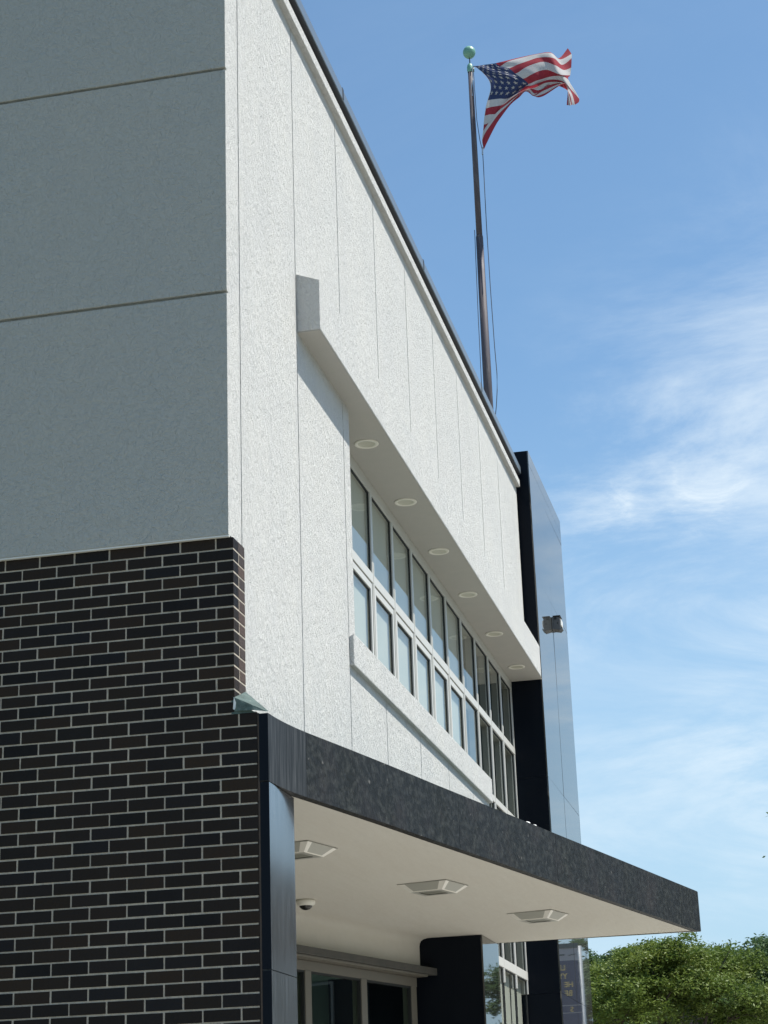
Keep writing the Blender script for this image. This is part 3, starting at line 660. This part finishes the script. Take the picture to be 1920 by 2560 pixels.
def cloth(name, col):
    m = mat(name, col, .8, spec=.2, var=[dict(s=14, a=.25, c=tuple(c*.75 for c in col))])
    t = m.node_tree; b = t.nodes['Principled BSDF']; o_ = t.nodes['Material Output']
    tl = t.nodes.new('ShaderNodeBsdfTranslucent'); x = t.nodes.new('ShaderNodeMixShader'); x.inputs[0].default_value = .35
    t.links.new(b.inputs['Base Color'].links[0].from_socket, tl.inputs[0]); t.links.new(b.outputs[0], x.inputs[1]); t.links.new(tl.outputs[0], x.inputs[2]); t.links.new(x.outputs[0], o_.inputs[0])
    return m
RED, WHT, BLU = cloth('red_cloth', (.30, .035, .05)), cloth('white_cloth', (.50, .485, .48)), cloth('blue_cloth', (.034, .048, .115))
NU, NV = 80, 13*5
grid = [[flagpt(10*i/NU, 13*j/NV) for i in range(NU+1)] for j in range(NV+1)]
me = bpy.data.meshes.new('flag'); vs = [tuple(p) for row in grid for p in row]; fs = []; ms = []
for j in range(NV):
    for i in range(NU):
        a_ = j*(NU+1)+i; fs.append((a_, a_+1, a_+NU+2, a_+NU+1))
        s_ = j//5; u_ = 10*(i+.5)/NU
        ms.append(1 if u_ < .12 else (2 if (s_ < 7 and u_ < 4.0) else (0 if s_ % 2 == 0 else 1)))
# stars on both faces
nb = len(vs)
nrm = lambda u, v: ((flagpt(u+.05, v)-flagpt(u-.05, v)).cross(flagpt(u, v+.05)-flagpt(u, v-.05))).normalized()
for rr in range(9):
    for cc in range(6 if rr % 2 == 0 else 5):
        u0 = .12+3.88*((cc*2+1+(rr % 2))/12); v0 = 7*(rr+1)/10
        nn = nrm(u0, v0)
        for sgn in (1, -1):
            base = len(vs)
            vs.append(tuple(flagpt(u0, v0)+nn*.004*sgn))
            for q in range(10):
                w = 2*math.pi*q/10; rad_ = .30 if q % 2 == 0 else .12
                vs.append(tuple(flagpt(max(0.02, u0+rad_*math.sin(w)*.75), max(0.02, v0-rad_*math.cos(w)*.98))+nn*.004*sgn))
            for q in range(10): fs.append((base, base+1+q, base+1+(q+1) % 10)); ms.append(1)
me.from_pydata(vs, [], fs); [me.materials.append(m) for m in (RED, WHT, BLU)]; me.polygons.foreach_set('material_index', ms); me.polygons.foreach_set('use_smooth', [True]*len(fs)); me.update()
fo = bpy.data.objects.new('flag', me); COL.objects.link(fo)
tag(fo, 'worn American flag with stars and stripes, curled and twisted by the wind', 'flag')

# ------------------------------------------------------------------ trees
def crown_mesh(center, rad, nclump, leaves, size, seed, m, flat=.5, low=-.2, asym=None):
    """leaf quads gathered in drooping sprays spread through the crown"""
    R_ = np.random.default_rng(seed)
    rad = np.array(rad); nl = 34; ld = R_.normal(size=(nl, 3)); ld /= np.linalg.norm(ld, axis=1)[:, None]; ld[:, 2] = np.where(ld[:, 2] < low, -ld[:, 2], ld[:, 2])
    lobes = np.array(center)+ld*rad*R_.uniform(.45, .86, nl)[:, None]; lr = R_.uniform(.20, .38, nl)*rad.mean()
    pick = R_.integers(0, nl, nclump); d = R_.normal(size=(nclump, 3)); d /= np.linalg.norm(d, axis=1)[:, None]; d[:, 2] = np.where(d[:, 2] < -.25, -d[:, 2], d[:, 2])
    cen = lobes[pick]+d*(lr[pick]*R_.uniform(.75, 1.12, nclump))[:, None]*np.array([1.15, 1.15, .72])
    ltone = R_.uniform(0, 1, nl); T_ = []
    V = []
    for ci, c in enumerate(cen):
        n = int(leaves*R_.uniform(.5, 1.4)); w = R_.uniform(.7, 1.3)
        a = R_.uniform(0, 2*math.pi); rdir = np.array([math.cos(a), math.sin(a), 0])
        L_ = R_.uniform(-1, 1, n); p = c+rdir*L_[:, None]*.50*w+R_.normal(size=(n, 3))*np.array([.16, .16, .065])*w*flat*2
        p[:, 2] -= (L_**2)*.26*w
        u = R_.normal(size=(n, 3)); u[:, 2] = u[:, 2]*.5-.25; u /= np.linalg.norm(u, axis=1)[:, None]
        k_ = R_.normal(size=(n, 3)); k_[:, 2] += 1.0; v = np.cross(u, k_); v /= np.linalg.norm(v, axis=1)[:, None]
        l = size*R_.uniform(.6, 1.4, n)[:, None]; wd = l*.36
        V.append(np.stack([p-u*l, p+v*wd, p+u*l, p-v*wd], 1)); T_.append(np.clip(.55*ltone[pick[ci]]+.30*R_.uniform()+R_.uniform(-.05, .2, n), 0, 1))
    V = np.concatenate(V).reshape(-1, 3); nf = len(V)//4
    me_ = bpy.data.meshes.new('crown'); me_.vertices.add(len(V)); me_.vertices.foreach_set('co', V.ravel())
    me_.loops.add(nf*4); me_.loops.foreach_set('vertex_index', np.arange(nf*4)); me_.polygons.add(nf); me_.polygons.foreach_set('loop_start', np.arange(nf)*4); me_.polygons.foreach_set('loop_total', np.full(nf, 4))
    at_ = me_.attributes.new('tone', 'FLOAT', 'FACE'); at_.data.foreach_set('value', np.concatenate(T_).astype(np.float32)); me_.materials.append(m); me_.update(); me_.validate()
    return me_, cen
def tree(loc, h, rad, nclump, leaves, size, seed, m, label, trunk_r=.2, cz=.68, group=None):
    r_ = empty('tree', loc, label, 'tree', group)
    me_, cen = crown_mesh((0, 0, h*cz), rad, nclump, leaves, size, seed, m)
    o_ = bpy.data.objects.new('crown', me_); COL.objects.link(o_); o_.parent = r_
    t_ = MB(); R_ = random.Random(seed); fork = h*.28
    t_.tube([(0, 0, 0), (.05, .03, fork*.6), (0, 0, fork)], [trunk_r*1.25, trunk_r, trunk_r*.9], M['bark'], 10)
    idx = list(range(len(cen))); R_.shuffle(idx)
    mains = []
    for q in range(7):
        a_ = q*2*math.pi/7+R_.uniform(-.3, .3); e_ = Vector((math.cos(a_)*rad[0]*.45, math.sin(a_)*rad[1]*.45, h*cz+R_.uniform(-.1, .35)*rad[2])); mains.append(e_)
        mid = e_*.5+Vector((0, 0, fork*.35)); t_.tube([(0, 0, fork*.95), tuple(mid), tuple(e_)], [trunk_r*.6, trunk_r*.38, trunk_r*.2], M['bark'], 7)
    for q in idx[:min(90, len(idx))]:
        c = Vector(cen[q]); b_ = min(mains, key=lambda w_: (w_-c).length); mid = b_.lerp(c, .5)+Vector((0, 0, .15))
        t_.tube([tuple(b_), tuple(mid), tuple(c)], [trunk_r*.2, trunk_r*.12, trunk_r*.04], M['bark'], 5, caps=False)
    o_ = t_.build('trunk', None); o_.parent = r_
    return r_
tree((-1.6, 49.5, 0), 8.65, (3.5, 3.2, 2.85), 640, 190, .058, 3, M['leafA'], 'broad sunlit honey locust tree just right of the granite slab, behind the canopy tip', .2, .64)
tree((1.6, 53.5, 0), 8.5, (4.2, 3.4, 2.85), 520, 200, .068, 5, M['leafB'], 'darker blue-green tree at the right edge behind the bright locust', .2, .63)
tree((-5.3, 57.0, 0), 9.0, (2.6, 3.0, 2.6), 300, 170, .068, 9, M['leafB'], 'tree mostly hidden behind the granite slab, its top twigs showing left of the locust', .18, .66)
tree((3.83, 24.8, 0), 8.1, (1.32, 1.3, 1.1), 150, 90, .05, 21, M['leafB'], 'near tree outside the right edge with only leaf tips reaching into the picture', .10, .86)

# ------------------------------------------------------------------ lamp post with banner (seen mirrored in the polished slab)
r = empty('banner_post', (3.93, 45, 0), 'pale street post carrying a navy banner with yellow lettering, seen mirrored in the granite slab', 'banner post')
def sub2(mb, name, **k):
    q = mb.build(name, None, origin=(3.93, 45, 0), **k); q.parent = r; q.location = (0, 0, 0); return q
a = MB(); a.tube([(3.93, 45, 0), (3.93, 45, 7.33)], [.07, .05], mat('pale_post', (.60, .62, .63), .5), 14); sub2(a, 'post', smooth=True)
navy = mat('navy_fabric', (.05, .07, .15), .8); pale = mat('pale_fabric', (.36, .36, .40), .8); gold = mat('yellow_lettering', (.80, .58, .22), .8); teal = mat('dark_bracket', (.05, .08, .09), .5)
a = MB(); a.box(3.98, 5.30, 44.97, 45.03, 7.28, 7.41, teal); sub2(a, 'bracket'); a = MB(); a.box(3.98, 5.30, 44.985, 45.015, 4.1, 4.16, teal); sub2(a, 'bracket')
a = MB(); a.box(3.99, 5.28, 44.995, 45.005, 6.94, 7.28, pale); a.box(3.99, 5.28, 44.995, 45.005, 4.16, 6.94, navy)
a.box(3.99, 5.28, 44.990, 44.994, 5.71, 5.73, pale); a.box(3.99, 5.28, 44.990, 44.994, 5.51, 5.53, pale); sub2(a, 'banner')
def text(txt, x, z, size):
    cu = bpy.data.curves.new('lettering', 'FONT'); cu.body = txt; cu.size = size; cu.extrude = .003; cu.offset = .003
    o_ = bpy.data.objects.new('lettering', cu); COL.objects.link(o_); dg_ = bpy.context.evaluated_depsgraph_get(); me_ = bpy.data.meshes.new_from_object(o_.evaluated_get(dg_))
    bpy.data.objects.remove(o_); o2 = bpy.data.objects.new('lettering', me_); COL.objects.link(o2); me_.materials.clear(); me_.materials.append(gold)
    o2.rotation_euler = (RAD(90), 0, 0); o2.location = (x-3.93, -.012, z); o2.parent = r
text('LI', 4.36, 6.68, .21); text('YY', 4.32, 6.45, .21); text('HE', 4.17, 6.22, .20); text('BE', 4.20, 5.98, .21); text('S', 4.31, 5.55, .19)
a = MB(); a.tube([(4.06, 44.985, 7.12), (4.12, 44.985, 7.09), (4.17, 44.985, 7.10), (4.22, 44.985, 7.07), (4.26, 44.985, 7.09)], .011, teal, 5); a.box(4.36, 4.52, 44.985, 44.99, 7.08, 7.12, teal); sub2(a, 'emblem')
tree((5.9, 60, 0), 9.6, (3.6, 3.2, 3.2), 420, 90, .10, 33, M['leafB'], 'street tree beyond the banner post, seen only as a reflection in the granite', .18, .64)

# ------------------------------------------------------------------ low brown building behind the trees, and one across the street
def simple_building(x0, x1, y0, y1, h, m, label, wz, name='background_building'):
    r_ = empty(name, (x0, y0, 0), label, 'building')
    def s3(mb, nm):
        q = mb.build(nm, None, origin=(x0, y0, 0)); q.parent = r_; q.location = (0, 0, 0); return q
    a_ = MB(); a_.box(x0, x1, y0, y1, 0, h, m); s3(a_, 'wall')
    a_ = MB(); a_.box(x0-.15, x1+.15, y0-.15, y1+.15, h+.002, h+.3, M['beam']); s3(a_, 'roof')
    x = x0+.8
    while x+1.2 < x1:
        for z_ in wz:
            w_ = MB(); w_.box(x, x+1.1, y0-.06, y0-.002, z_, z_+1.4, M['frame']); w_.box(x+.07, x+1.03, y0-.064, y0-.0605, z_+.07, z_+1.33, M['domeblack']); s3(w_, 'window')
        x += 2.4
    y = y0+.8
    while y+1.2 < y1:
        for z_ in wz:
            w_ = MB(); w_.box(x0-.06, x0-.002, y, y+1.1, z_, z_+1.4, M['frame']); w_.box(x0-.064, x0-.0605, y+.07, y+1.03, z_+.07, z_+1.33, M['domeblack']); s3(w_, 'window')
        y += 2.4
    return r_
brn = mat('brown_brick', (.13, .085, .065), .85, var=[dict(s=1, a=.4, c=(.10, .07, .055))])
simple_building(-9, 1.7, 64, 76, 7.0, brn, 'low brown brick building glimpsed through the locust tree', (1.2, 4.6))
simple_building(10.2, 24, 30, 46, 8.3, mat('grey_render', (.06, .055, .05), .85), 'grey building across the street, seen only as a reflection in the granite pier', (1.2, 4.6))
